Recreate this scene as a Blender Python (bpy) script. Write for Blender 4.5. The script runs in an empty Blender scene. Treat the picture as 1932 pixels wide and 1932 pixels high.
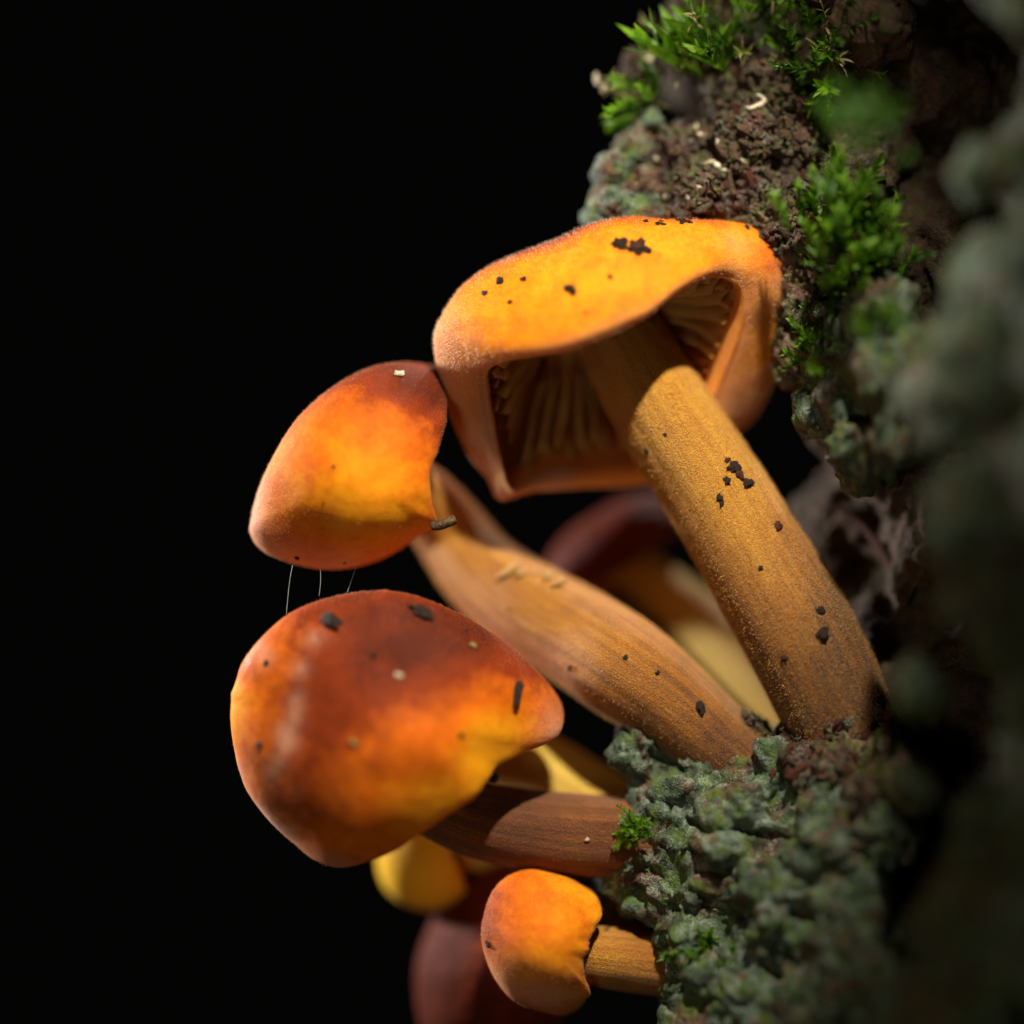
import bpy, bmesh, math, random
import numpy as np
from mathutils import Vector, noise, Matrix
from mathutils.bvhtree import BVHTree

# ------------------------------------------------------------------ scene, camera, light
scene = bpy.context.scene
U = 0.09 / 19.32            # one working unit in metres (the frame is 9 cm wide at the focal plane)
DC = 0.25 / U               # camera distance in working units
rng = np.random.default_rng(7)
random.seed(7)

def P(px, py, d=0.0):
    """position in working units: x right, y away, z up"""
    k = (DC + d) / DC
    return np.array([(px - 966) / 100 * k, d, (966 - py) / 100 * k])

def to_px(a):
    k = (DC + a[..., 1]) / DC
    return np.stack([a[..., 0] / k * 100 + 966, 966 - a[..., 2] / k * 100], -1)

cam_d = bpy.data.cameras.new('camera'); cam = bpy.data.objects.new('camera', cam_d)
scene.collection.objects.link(cam)
cam.location = (0, -0.25, 0); cam.rotation_euler = (math.pi / 2, 0, 0)
cam_d.lens = 100; cam_d.sensor_width = 36; cam_d.clip_start = 0.005; cam_d.clip_end = 20
cam_d.dof.use_dof = True
cam_d.dof.focus_distance = 0.25 - 0.65 * U
cam_d.dof.aperture_fstop = 3.6
scene.camera = cam

world = bpy.data.worlds.new('World'); scene.world = world; world.use_nodes = True
world.node_tree.nodes['Background'].inputs[0].default_value = (0.5, 0.47, 0.42, 1)
world.node_tree.nodes['Background'].inputs[1].default_value = 0.0025

def lamp(name, kind, loc, target, power, size, color, **kw):
    l = bpy.data.lights.new(name, kind); o = bpy.data.objects.new(name, l)
    scene.collection.objects.link(o)
    loc = Vector(loc) * U; target = Vector(target) * U
    o.location = loc
    o.rotation_euler = (target - loc).to_track_quat('-Z', 'Y').to_euler()
    l.energy = power; l.color = color
    if kind == 'AREA': l.shape = 'DISK'; l.size = size * U
    if kind == 'SPOT':
        l.shadow_soft_size = size * U / 2
        l.spot_size = math.radians(kw['cone']); l.spot_blend = kw['blend']
    return o
lamp('torch_lamp', 'SPOT', (6.5, -30, 40), (-0.9, -0.5, 0.4), 4.9, 2.2, (1.0, 0.90, 0.72), cone=24.5, blend=0.85)
lamp('side_left_lamp', 'AREA', (-33, 15, 6), (-3, 0, -3), 0.58, 6, (1.0, 0.95, 0.92))
lamp('back_top_lamp', 'AREA', (14, 26, 32), (2, 0, 0), 0.24, 5, (1.0, 0.95, 0.90))
lamp('added_front_fill', 'AREA', (-22, -40, -20), (0, 0, -2), 0.055, 12, (1.0, 0.86, 0.66))  # added fill without a seen source, lifts the gills and rear yellow cap

vs = scene.view_settings
vs.view_transform = 'Standard'; vs.look = 'None'; vs.exposure = 0.0; vs.gamma = 1.0; vs.use_curve_mapping = False
scene.render.engine = 'CYCLES'
scene.cycles.use_denoising = True
scene.cycles.max_bounces = 8
scene.cycles.sample_clamp_indirect = 4

# ------------------------------------------------------------------ materials
class NT:
    def __init__(s, name):
        s.m = bpy.data.materials.new(name); s.m.use_nodes = True
        s.t = s.m.node_tree; s.n = s.t.nodes; s.l = s.t.links
        s.b = s.n['Principled BSDF']; s.o = s.n['Material Output']
    def node(s, ty, **kw):
        n = s.n.new(ty)
        for k, v in kw.items(): setattr(n, k, v)
        return n
    def put(s, sock, v):
        if hasattr(v, 'is_linked') or hasattr(v, 'links'): s.l.new(v, sock)
        elif isinstance(v, (tuple, list)) and len(v) == 3 and sock.type == 'RGBA': sock.default_value = (*v, 1)
        else: sock.default_value = v
    def coords(s, scale=1.0, src='Object'):
        tc = s.node('ShaderNodeTexCoord'); mp = s.node('ShaderNodeMapping')
        s.l.new(tc.outputs[src], mp.inputs['Vector'])
        k = 1 / U if src == 'Object' else 1
        sc = scale if isinstance(scale, tuple) else (scale,) * 3
        mp.inputs['Scale'].default_value = tuple(k * q for q in sc)
        return mp.outputs[0]
    def noise(s, scale, detail=4, rough=0.55, vec=None, dist=0.0):
        n = s.node('ShaderNodeTexNoise')
        s.l.new(vec if vec is not None else s.coords(), n.inputs['Vector'])
        n.inputs['Scale'].default_value = scale; n.inputs['Detail'].default_value = detail
        n.inputs['Roughness'].default_value = rough; n.inputs['Distortion'].default_value = dist
        return n.outputs[0]
    def ramp(s, fac, stops, interp='LINEAR'):
        r = s.node('ShaderNodeValToRGB'); s.put(r.inputs[0], fac); cr = r.color_ramp; cr.interpolation = interp
        while len(cr.elements) < len(stops): cr.elements.new(0.5)
        for e, (p, c) in zip(cr.elements, stops):
            e.position = p; e.color = (*c, 1) if isinstance(c, (tuple, list)) else (c, c, c, 1)
        return r.outputs[0]
    def mix(s, fac, a, b, mode='MIX'):
        m = s.node('ShaderNodeMix', data_type='RGBA', blend_type=mode)
        s.put(m.inputs[0], fac); s.put(m.inputs[6], a); s.put(m.inputs[7], b)
        return m.outputs[2]
    def math(s, op, a, b=0.0, c=0.0, clamp=False):
        m = s.node('ShaderNodeMath', operation=op, use_clamp=clamp)
        s.put(m.inputs[0], a); s.put(m.inputs[1], b); s.put(m.inputs[2], c)
        return m.outputs[0]
    def attr(s, name):
        a = s.node('ShaderNodeAttribute'); a.attribute_name = name; return a
    def bump(s, h, dist, strength=1.0, normal=None):
        b = s.node('ShaderNodeBump'); s.l.new(h, b.inputs['Height'])
        b.inputs['Distance'].default_value = dist * U; b.inputs['Strength'].default_value = strength
        if normal is not None: s.l.new(normal, b.inputs['Normal'])
        return b.outputs[0]
    def set(s, **kw):
        for k, v in kw.items(): s.put(s.b.inputs[k.replace('_', ' ')], v)

def sss(nt, w, scale, radius=(1.0, 0.35, 0.08)):
    nt.set(Subsurface_Weight=w, Subsurface_Radius=radius, Subsurface_Scale=scale * U)

def cap_material(name, rough=0.58, coat=0.0, grain=0.5, yellow=(0.86, 0.33, 0.006), orange=(0.68, 0.145, 0.004), red=(0.22, 0.030, 0.004), dark=(0.09, 0.013, 0.004), pale=(0.62, 0.40, 0.30)):
    nt = NT(name)
    a = nt.attr('tint'); sep = nt.node('ShaderNodeSeparateColor'); nt.l.new(a.outputs['Color'], sep.inputs[0])
    n1 = nt.noise(1.6, 5, 0.6); n2 = nt.noise(14, 3, 0.6); n3 = nt.noise(38, 2, 0.5)
    n4 = nt.noise(4.6, 4, 0.6, dist=0.4)
    pig = nt.math('ADD', sep.outputs[0], nt.math('MULTIPLY', nt.math('SUBTRACT', n1, 0.5), 0.55))
    pig = nt.math('ADD', pig, nt.math('MULTIPLY', nt.math('SUBTRACT', n4, 0.5), 0.34))
    pig = nt.math('ADD', pig, nt.math('MULTIPLY', nt.math('SUBTRACT', n2, 0.5), 0.16), clamp=True)
    col = nt.ramp(pig, [(0.0, yellow), (0.30, orange), (0.66, red), (1.0, dark)])
    pm = nt.math('MULTIPLY', sep.outputs[1], nt.ramp(nt.math('ADD', nt.math('MULTIPLY', n2, 0.55), nt.math('MULTIPLY', n3, 0.45)), [(0.34, 0.25), (0.62, 1.0)]))
    col = nt.mix(pm, col, pale)
    nt.set(Base_Color=col, Specular_IOR_Level=0.10,
           Roughness=nt.math('MULTIPLY_ADD', n2, 0.3, rough - 0.12),
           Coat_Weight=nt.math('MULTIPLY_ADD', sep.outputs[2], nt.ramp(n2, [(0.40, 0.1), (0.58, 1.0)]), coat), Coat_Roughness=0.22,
           Sheen_Weight=0.05, Sheen_Roughness=0.4, Sheen_Tint=(1.0, 0.82, 0.70))
    sss(nt, 0.40, 0.38)
    b = nt.bump(n3, 0.035, grain)
    b = nt.bump(n4, 0.05, 0.4, b); b = nt.bump(n1, 0.06, 0.4, b)
    nt.l.new(b, nt.b.inputs['Normal'])
    nt.l.new(b, nt.b.inputs['Coat Normal'])
    return nt.m

def stem_material(name, light=(0.62, 0.29, 0.014), mid=(0.42, 0.14, 0.005), dark=(0.10, 0.026, 0.005), pale=(0.60, 0.40, 0.16)):
    nt = NT(name)
    a = nt.attr('tint'); sep = nt.node('ShaderNodeSeparateColor'); nt.l.new(a.outputs['Color'], sep.inputs[0])
    streak = nt.noise(1.0, 4, 0.6, nt.coords((46, 0.40, 1), 'UV'))
    streak2 = nt.noise(1.0, 3, 0.6, nt.coords((84, 1.1, 1), 'UV'))
    n1 = nt.noise(2.0, 4, 0.6); n2 = nt.noise(20, 3, 0.65); n3 = nt.noise(46, 2, 0.6)
    pig = nt.math('ADD', sep.outputs[0], nt.math('MULTIPLY', nt.math('SUBTRACT', streak, 0.5), 1.05))
    pig = nt.math('ADD', pig, nt.math('MULTIPLY', nt.math('SUBTRACT', streak2, 0.5), 0.30))
    pig = nt.math('ADD', pig, nt.math('MULTIPLY', nt.math('SUBTRACT', n1, 0.5), 0.6))
    pig = nt.math('ADD', pig, nt.math('MULTIPLY', nt.math('SUBTRACT', n2, 0.5), 0.75), clamp=True)
    col = nt.ramp(pig, [(0.0, light), (0.42, mid), (1.0, dark)])
    pm = nt.math('MULTIPLY', sep.outputs[1], nt.ramp(nt.math('ADD', nt.math('MULTIPLY', n3, 0.7), nt.math('MULTIPLY', n2, 0.3)), [(0.50, 0.0), (0.57, 1.0)]))
    col = nt.mix(pm, col, pale)
    nt.set(Base_Color=col, Roughness=0.58, Specular_IOR_Level=0.35, Sheen_Weight=0.15, Sheen_Roughness=0.5, Sheen_Tint=(1, 0.85, 0.7))
    sss(nt, 0.2, 0.22)
    b = nt.bump(streak2, 0.04, 0.5); b = nt.bump(n3, 0.07, 0.8, b); b = nt.bump(streak, 0.08, 0.4, b); b = nt.bump(n2, 0.10, 0.5, b)
    nt.l.new(b, nt.b.inputs['Normal'])
    return nt.m

def gill_material():
    nt = NT('gill_flesh')
    n = nt.noise(5, 3)
    col = nt.ramp(n, [(0.3, (0.62, 0.33, 0.07)), (0.7, (0.78, 0.47, 0.14))])
    nt.set(Base_Color=col, Roughness=0.6, Specular_IOR_Level=0.2)
    tr = nt.node('ShaderNodeBsdfTranslucent'); nt.put(tr.inputs[0], (0.75, 0.38, 0.06))
    mx = nt.node('ShaderNodeMixShader'); mx.inputs[0].default_value = 0.4
    nt.l.new(nt.b.outputs[0], mx.inputs[1]); nt.l.new(tr.outputs[0], mx.inputs[2]); nt.l.new(mx.outputs[0], nt.o.inputs[0])
    return nt.m

def fuzz_material(name, c):
    nt = NT(name)
    nt.set(Base_Color=c, Roughness=0.6, Specular_IOR_Level=0.3)
    tr = nt.node('ShaderNodeBsdfTranslucent'); nt.put(tr.inputs[0], c)
    mx = nt.node('ShaderNodeMixShader'); mx.inputs[0].default_value = 0.45
    nt.l.new(nt.b.outputs[0], mx.inputs[1]); nt.l.new(tr.outputs[0], mx.inputs[2]); nt.l.new(mx.outputs[0], nt.o.inputs[0])
    return nt.m

def bark_material(name, stops, scale=1.1, green=0.35, pale=0.4, brown=0.4, fine=0.5, rough=0.85):
    nt = NT(name)
    n0 = nt.noise(scale, 5, 0.62, dist=0.6); n1 = nt.noise(3.3, 4, 0.6); n2 = nt.noise(9, 4, 0.65); n3 = nt.noise(26, 3, 0.6)
    col = nt.ramp(nt.math('ADD', nt.math('MULTIPLY', n0, 0.6), nt.math('MULTIPLY', n2, 0.4)), stops)
    # flecks of green algae, of pale crust and of bare brown wood
    nb = nt.noise(1.7, 4, 0.6, nt.coords((1.0, 1.3, 0.8)))
    col = nt.mix(nt.math('MULTIPLY', nt.ramp(nb, [(0.50, 0.0), (0.56, 1.0)]), brown), col, nt.ramp(n2, [(0.3, (0.035, 0.016, 0.010)), (0.55, (0.11, 0.048, 0.024)), (0.75, (0.22, 0.10, 0.055))]))
    ng = nt.noise(2.3, 4, 0.65, nt.coords((1.1, 0.9, 1.2)))
    col = nt.mix(nt.math('MULTIPLY', nt.ramp(ng, [(0.50, 0.0), (0.60, 1.0)]), green), col, (0.075, 0.13, 0.012))
    col = nt.mix(nt.math('MULTIPLY', nt.ramp(nt.math('ADD', nt.math('MULTIPLY', n1, 0.55), nt.math('MULTIPLY', n3, 0.45)), [(0.52, 0.0), (0.60, 1.0)]), pale), col, (0.34, 0.40, 0.34))
    nt.set(Base_Color=col, Roughness=nt.math('MULTIPLY_ADD', n2, 0.4, rough - 0.3), Specular_IOR_Level=0.4)
    b = nt.bump(n3, 0.06, fine); b = nt.bump(n2, 0.14, 0.6, b)
    nt.l.new(b, nt.b.inputs['Normal'])
    return nt.m

def simple_material(name, a, b, scale=8, rough=0.7, spec=0.3, bump=0.06, translucent=0.0):
    nt = NT(name)
    n = nt.noise(scale, 4, 0.6)
    col = nt.ramp(n, [(0.35, a), (0.65, b)])
    nt.set(Base_Color=col, Roughness=rough, Specular_IOR_Level=spec)
    nt.l.new(nt.bump(n, bump, 0.8), nt.b.inputs['Normal'])
    if translucent:
        tr = nt.node('ShaderNodeBsdfTranslucent'); nt.l.new(col, tr.inputs[0])
        mx = nt.node('ShaderNodeMixShader'); mx.inputs[0].default_value = translucent
        nt.l.new(nt.b.outputs[0], mx.inputs[1]); nt.l.new(tr.outputs[0], mx.inputs[2]); nt.l.new(mx.outputs[0], nt.o.inputs[0])
    return nt.m

M = {}
M['cap'] = cap_material('cap_skin')
M['cap_slick'] = cap_material('cap_skin_slick', rough=0.62, coat=0.0, grain=0.3)
M['stem'] = stem_material('stem_skin')
M['stem_brown'] = stem_material('stem_skin_brown', light=(0.38, 0.13, 0.010), mid=(0.17, 0.045, 0.005), dark=(0.045, 0.012, 0.005), pale=(0.45, 0.24, 0.08))
M['cap_pale'] = cap_material('cap_skin_pale', yellow=(0.90, 0.52, 0.03), orange=(0.85, 0.40, 0.012))
M['stem_pale'] = stem_material('stem_skin_pale', light=(0.85, 0.58, 0.10), mid=(0.72, 0.40, 0.03), dark=(0.2, 0.06, 0.01))
M['gill'] = gill_material()
M['fuzz'] = fuzz_material('velvet_hair', (0.72, 0.55, 0.40))
M['fuzz_gold'] = fuzz_material('velvet_hair_gold', (0.72, 0.42, 0.10))
M['fuzz_red'] = fuzz_material('velvet_hair_red', (0.58, 0.30, 0.14))
LICH = [(0.38, (0.008, 0.013, 0.007)), (0.45, (0.024, 0.042, 0.020)), (0.51, (0.052, 0.082, 0.046)), (0.58, (0.10, 0.145, 0.105)), (0.68, (0.20, 0.26, 0.21))]
SOIL = [(0.36, (0.014, 0.007, 0.006)), (0.46, (0.050, 0.022, 0.016)), (0.54, (0.11, 0.052, 0.032)), (0.66, (0.26, 0.15, 0.08))]
WOOD = [(0.30, (0.012, 0.008, 0.006)), (0.50, (0.045, 0.022, 0.011)), (0.70, (0.10, 0.048, 0.020))]
M['lichen'] = bark_material('lichen_bark', LICH, 1.1, green=0.8, pale=0.5, brown=0.8)
M['soil'] = bark_material('crumbly_bark', SOIL, 1.3, green=0.5, pale=0.3, brown=0.3, rough=0.66)
M['wood'] = bark_material('rotten_wood', WOOD, 1.0, green=0.2, pale=0.10, brown=0.5)
M['near'] = bark_material('shaded_bark', LICH, 0.5, green=0.8, pale=0.5, brown=1.0)
M['moss'] = simple_material('moss_green', (0.06, 0.19, 0.006), (0.19, 0.36, 0.014), 3, 0.5, 0.4, 0.03, 0.35)
M['moss_dark'] = simple_material('moss_deep', (0.03, 0.10, 0.008), (0.09, 0.20, 0.012), 3, 0.5, 0.4, 0.03, 0.3)
M['moss_dry'] = simple_material('moss_dry', (0.22, 0.20, 0.06), (0.46, 0.38, 0.18), 3, 0.6, 0.3, 0.03, 0.35)
M['dirt'] = simple_material('dark_soil', (0.014, 0.007, 0.005), (0.06, 0.030, 0.018), 14, 0.7, 0.4, 0.1)
M['dirt_red'] = simple_material('red_soil', (0.06, 0.014, 0.008), (0.16, 0.05, 0.02), 14, 0.7, 0.4, 0.1)
M['cream'] = simple_material('cream_fibre', (0.52, 0.42, 0.26), (0.82, 0.74, 0.58), 6, 0.38, 0.6, 0.05)
M['olive'] = simple_material('olive_crumb', (0.24, 0.19, 0.04), (0.42, 0.33, 0.10), 6, 0.6, 0.4, 0.05)
M['twig'] = simple_material('twig_bark', (0.03, 0.017, 0.009), (0.15, 0.09, 0.045), 9, 0.8, 0.3, 0.12)
M['brown'] = simple_material('brown_crumb', (0.07, 0.035, 0.02), (0.20, 0.11, 0.055), 8, 0.5, 0.5, 0.08)
M['peel'] = simple_material('torn_stem_skin', (0.50, 0.24, 0.05), (0.78, 0.52, 0.22), 8, 0.5, 0.4, 0.06, 0.2)
M['black'] = simple_material('black_shell', (0.004, 0.003, 0.003), (0.012, 0.008, 0.006), 6, 0.35, 0.5, 0.05)
M['silk'] = simple_material('spider_silk', (0.5, 0.55, 0.55), (0.7, 0.75, 0.75), 6, 0.3, 0.6, 0.0)

# ------------------------------------------------------------------ object helpers
def link(o): scene.collection.objects.link(o); return o

def mesh_data(name, verts, faces, mat, smooth=True, tint=None, uv=None):
    me = bpy.data.meshes.new(name)
    verts = np.asarray(verts, dtype=np.float64) * U
    if isinstance(faces, np.ndarray):
        nv = faces.shape[1]; nf = len(faces)
        me.vertices.add(len(verts)); me.vertices.foreach_set('co', verts.astype(np.float32).ravel())
        me.loops.add(nf * nv); me.loops.foreach_set('vertex_index', faces.astype(np.int32).ravel())
        me.polygons.add(nf); me.polygons.foreach_set('loop_start', np.arange(0, nf * nv, nv, dtype=np.int32))
        me.update(calc_edges=True)
    else:
        me.from_pydata(verts.tolist(), [], faces)
    me.validate()
    if smooth: me.polygons.foreach_set('use_smooth', np.ones(len(me.polygons), dtype=bool))
    me.materials.append(mat)
    if tint is not None:
        ca = me.color_attributes.new('tint', 'FLOAT_COLOR', 'POINT')
        t = np.ones((len(verts), 4), np.float32); t[:, :tint.shape[1]] = tint
        ca.data.foreach_set('color', t.ravel())
    if uv is not None:
        ul = me.uv_layers.new(name='UVMap')
        li = np.zeros(len(me.loops), dtype=np.int32); me.loops.foreach_get('vertex_index', li)
        ul.data.foreach_set('uv', uv[li].astype(np.float32).ravel())
    me.update()
    return me

def thing(name, base, label, cat, group=None):
    o = bpy.data.objects.new(name, None); link(o)
    o.empty_display_size = U; o.location = Vector(base) * U
    o['label'] = label; o['category'] = cat
    if group: o['group'] = group
    return o

def part(name, verts, faces, mat, parent, base, label=None, kind=None, **kw):
    o = bpy.data.objects.new(name, mesh_data(name, np.asarray(verts) - np.asarray(base), faces, mat, **kw)); link(o)
    o.parent = parent
    if label: o['label'] = label
    if kind: o['kind'] = kind
    return o

def single(name, verts, faces, mat, label, cat, group=None, kind=None, base=None, **kw):
    verts = np.asarray(verts)
    base = verts.mean(0) if base is None else np.asarray(base)
    o = bpy.data.objects.new(name, mesh_data(name, verts - base, faces, mat, **kw)); link(o)
    o.location = Vector(base) * U
    if label: o['label'] = label
    if cat: o['category'] = cat
    if group: o['group'] = group
    if kind: o['kind'] = kind
    return o

def cr_closed(pts, n):
    """closed Catmull-Rom through pts, resampled by arc length"""
    pts = np.asarray(pts, float); m = len(pts); out = []
    for i in range(m):
        p0, p1, p2, p3 = pts[i - 1], pts[i], pts[(i + 1) % m], pts[(i + 2) % m]
        for t in np.linspace(0, 1, 24, endpoint=False):
            out.append(0.5 * ((2 * p1) + (-p0 + p2) * t + (2 * p0 - 5 * p1 + 4 * p2 - p3) * t * t + (-p0 + 3 * p1 - 3 * p2 + p3) * t ** 3))
    out = np.array(out + [out[0]])
    s = np.concatenate([[0], np.cumsum(np.linalg.norm(np.diff(out, axis=0), axis=1))])
    q = np.linspace(0, s[-1], n, endpoint=False)
    return np.stack([np.interp(q, s, out[:, k]) for k in range(out.shape[1])], -1)

def cr_open(pts, n):
    pts = np.asarray(pts, float); ext = np.vstack([2 * pts[0] - pts[1], pts, 2 * pts[-1] - pts[-2]]); out = []
    for i in range(1, len(ext) - 2):
        p0, p1, p2, p3 = ext[i - 1:i + 3]
        for t in np.linspace(0, 1, 24, endpoint=False):
            out.append(0.5 * ((2 * p1) + (-p0 + p2) * t + (2 * p0 - 5 * p1 + 4 * p2 - p3) * t * t + (-p0 + 3 * p1 - 3 * p2 + p3) * t ** 3))
    out.append(ext[-2]); out = np.array(out)
    s = np.concatenate([[0], np.cumsum(np.linalg.norm(np.diff(out[:, :3], axis=0), axis=1))])
    q = np.linspace(0, s[-1], n)
    return np.stack([np.interp(q, s, out[:, k]) for k in range(out.shape[1])], -1)

def grid_faces(nr, nc, closed=True):
    i = np.arange(nr - 1)[:, None]; j = np.arange(nc if closed else nc - 1)[None, :]
    a = i * nc + j; b = i * nc + (j + 1) % nc; c = (i + 1) * nc + (j + 1) % nc; d = (i + 1) * nc + j
    return np.stack([a, b, c, d], -1).reshape(-1, 4)

def nz(v, s, o=0.0): return noise.noise(Vector((v[0] * s + o, v[1] * s - o, v[2] * s + 2 * o)))

# ------------------------------------------------------------------ mushroom caps
def poly_radius(poly, c, ang):
    """distance from c to the outline along each angle"""
    d = np.stack([np.cos(ang), np.sin(ang)], -1); r = np.zeros(len(ang))
    q = np.roll(poly, -1, axis=0)
    for a, b in zip(poly, q):
        e = b - a; w = a - c
        den = d[:, 0] * e[1] - d[:, 1] * e[0]
        den = np.where(np.abs(den) < 1e-9, 1e-9, den)
        t = (w[0] * e[1] - w[1] * e[0]) / den
        s = (w[0] * d[:, 1] - w[1] * d[:, 0]) / den
        ok = (t > 0) & (s >= -1e-6) & (s <= 1 + 1e-6)
        r = np.where(ok & (t > r), t, r)
    return r

def build_cap(rim, apex, outline=None, over=0.35, up=0.7, pin=0.0, nst=168, wob=0.05, seed=0.0, thick=0.32, lip=0.10, pw=1.6):
    R = cr_closed([P(*p) for p in rim], nst) if not isinstance(rim, np.ndarray) else rim
    nst = len(R)
    K = P(*apex); C = R.mean(0)
    n = C - K; H = np.linalg.norm(n); n = n / H
    rel = R - C; outp = rel - (rel @ n)[:, None] * n; rad = np.linalg.norm(outp, axis=1); outd = outp / rad[:, None]
    up_ = up if not callable(up) else np.array([up(p) for p in to_px(R)])[:, None]
    O = R + outd * over - n * up_
    h = ((O - K) @ n)[:, None]; perp = (O - K) - h * n
    def bez(a, b, c, d, ts): return [a * (1 - t) ** 3 + 3 * b * t * (1 - t) ** 2 + 3 * c * t * t * (1 - t) + d * t ** 3 for t in ts]
    KK = np.repeat(K[None], nst, 0)
    rows = bez(KK, K + 0.58 * perp, O - 0.55 * h * n, O, np.linspace(0.02, 1, 46))
    span = np.linalg.norm(R - O, axis=1)[:, None]
    lip = lip if not callable(lip) else np.array([lip(p) for p in to_px(R)])[:, None]
    rows += bez(O, O + 0.42 * span * n, R + outd * min(0.22, over) + n * lip * 0.6, R, np.linspace(0, 1, 22)[1:])
    no = len(rows)
    # round the margin over and run the flesh back to the top of the stem
    Rin = R - outd * lip * 1.3 - n * lip * 0.8
    rows += bez(R, R - outd * lip * 0.5 + n * lip * 0.5, Rin + n * lip * 0.6, Rin, np.linspace(0, 1, 7)[1:])
    S = K + n * thick * 1.6
    hi = ((Rin - S) @ n)[:, None]; pi_ = (Rin - S) - hi * n
    ceil = bez(Rin, Rin - 0.62 * hi * n, S + 0.55 * pi_, np.repeat(S[None], nst, 0), np.linspace(0, 0.985, 26)[1:])
    nc0 = len(rows); rows += ceil
    A = np.array(rows)
    # natural unevenness
    flat = A.reshape(-1, 3)
    disp = np.array([nz(v, 0.55, 3.1 + seed) * wob * 1.6 + nz(v, 1.4, 9.7 + seed) * wob * 0.6 for v in flat])
    dirv = flat - (K * 0.35 + C * 0.65); dirv /= np.linalg.norm(dirv, axis=1)[:, None] + 1e-9
    flat = flat + dirv * disp[:, None]
    A = flat.reshape(A.shape)
    warp = None
    if outline is not None:
        poly = cr_closed(np.array(outline, float), 420); cc = (poly.min(0) + poly.max(0)) / 2
        if pin: cc = poly.mean(0)
        tgt_a = np.linspace(-math.pi, math.pi, 361); tgt = poly_radius(poly, cc, tgt_a)
        tgt = np.convolve(np.concatenate([tgt[-4:-1], tgt, tgt[1:4]]), np.ones(7) / 7, 'valid')
        wt = np.ones(A.shape[0])
        if pin:
            k = np.arange(46, no); wt[46:no] = 1 - pin * ((k - 45) / (no - 46)); wt[no:] = 1 - pin
        for it in range(3):
            px = to_px(A); q = px - cc; r = np.linalg.norm(q, axis=-1); an = np.arctan2(q[..., 1], q[..., 0])
            bins = np.linspace(-math.pi, math.pi, 145); ib = np.clip(np.digitize(an, bins) - 1, 0, 143)
            sil = np.zeros(144); np.maximum.at(sil, ib[:no].ravel(), r[:no].ravel())
            sil = np.where(sil < 5, np.median(sil), sil)
            sil = np.convolve(np.concatenate([sil[-2:], sil, sil[:2]]), np.ones(5) / 5, 'valid')
            ctr = (bins[:-1] + bins[1:]) / 2
            sl = np.interp(an, np.concatenate([[ctr[-1] - 2 * math.pi], ctr, [ctr[0] + 2 * math.pi]]), np.concatenate([[sil[-1]], sil, [sil[0]]]))
            tg = np.interp(an, tgt_a, tgt)
            f = 1 + (np.clip(tg / sl, 0.55, 1.7) - 1) * np.clip(r / sl, 0, 1) ** pw * wt[:, None]
            newp = cc + q * f[..., None]
            kk = (DC + A[..., 1]) / DC
            A[..., 0] = (newp[..., 0] - 966) / 100 * kk; A[..., 2] = (966 - newp[..., 1]) / 100 * kk
    return dict(A=A, no=no, nc0=nc0, n=n, K=K, C=C, S=S, nst=nst)

def cap_tint(cap, blobs, base=0.15, pale_rim=0.7, rim_w=0.5, apex_pig=0.0, pales=(), glints=()):
    A = cap['A']; no = cap['no']; nr, ns = A.shape[:2]
    flat = A.reshape(-1, 3); pig = np.full(len(flat), base)
    row = np.repeat(np.arange(nr), ns)
    for (px, py, d, rx, w) in blobs:
        c = P(px, py, d); dd = np.linalg.norm(flat - c, axis=1) / rx
        pig += w * np.exp(-dd * dd)
    pig += apex_pig * np.clip(1 - row / 46.0, 0, 1) ** 1.2
    pale = np.zeros(len(flat))
    k = np.clip((row - (no - 1 - 20 * rim_w)) / (20 * rim_w), 0, 1); pale += pale_rim * k * k * (3 - 2 * k)
    pale[row >= no] = pale_rim * 0.55
    for (px, py, d, rx, w) in pales:
        c = P(px, py, d); dd = np.linalg.norm(flat - c, axis=1) / rx
        pale += w * np.exp(-dd * dd)
    glint = np.zeros(len(flat))  # highlight mask: extra coat where a reflection is painted
    for (px, py, d, rx, w) in glints:
        dd = np.linalg.norm(flat - P(px, py, d), axis=1) / rx; glint += w * np.exp(-dd * dd)
    inner = row >= cap['nc0']; pig[inner] = 0.15; pale[inner] = 0.25
    return np.stack([np.clip(pig, 0, 1), np.clip(pale, 0, 1), np.clip(glint, 0, 1)], -1)

def make_hair(verts, faces, count, length, width, weight=None, outref=None, spread=0.6, seed=1):
    r = np.random.default_rng(seed)
    f = np.vstack([faces[:, [0, 1, 2]], faces[:, [0, 2, 3]]]) if faces.shape[1] == 4 else faces
    a, b, c = verts[f[:, 0]], verts[f[:, 1]], verts[f[:, 2]]
    nn = np.cross(b - a, c - a); ar = np.linalg.norm(nn, axis=1); nn = nn / (ar[:, None] + 1e-12)
    if outref is not None:
        o_ = np.vstack([outref, outref]); nn = nn * np.where(np.einsum('ij,ij->i', nn, o_) < 0, -1.0, 1.0)[:, None]
    w = ar.copy()
    if weight is not None: w = w * weight[f].mean(1)
    w = w / w.sum(); idx = r.choice(len(f), count, p=w)
    u, v = r.random(count), r.random(count); m = u + v > 1; u[m] = 1 - u[m]; v[m] = 1 - v[m]
    p = a[idx] + (b - a)[idx] * u[:, None] + (c - a)[idx] * v[:, None]
    d = nn[idx] + r.normal(0, spread, (count, 3)) 
    d /= np.linalg.norm(d, axis=1)[:, None]
    L = length * (0.4 + 0.9 * r.random(count))[:, None]
    side = np.cross(d, r.normal(0, 1, (count, 3))); side /= np.linalg.norm(side, axis=1)[:, None] + 1e-9
    hv = np.stack([p - nn[idx] * 0.01 - side * width / 2, p - nn[idx] * 0.01 + side * width / 2, p + d * L], 1).reshape(-1, 3)
    return hv, np.arange(count * 3).reshape(-1, 3)

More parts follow.
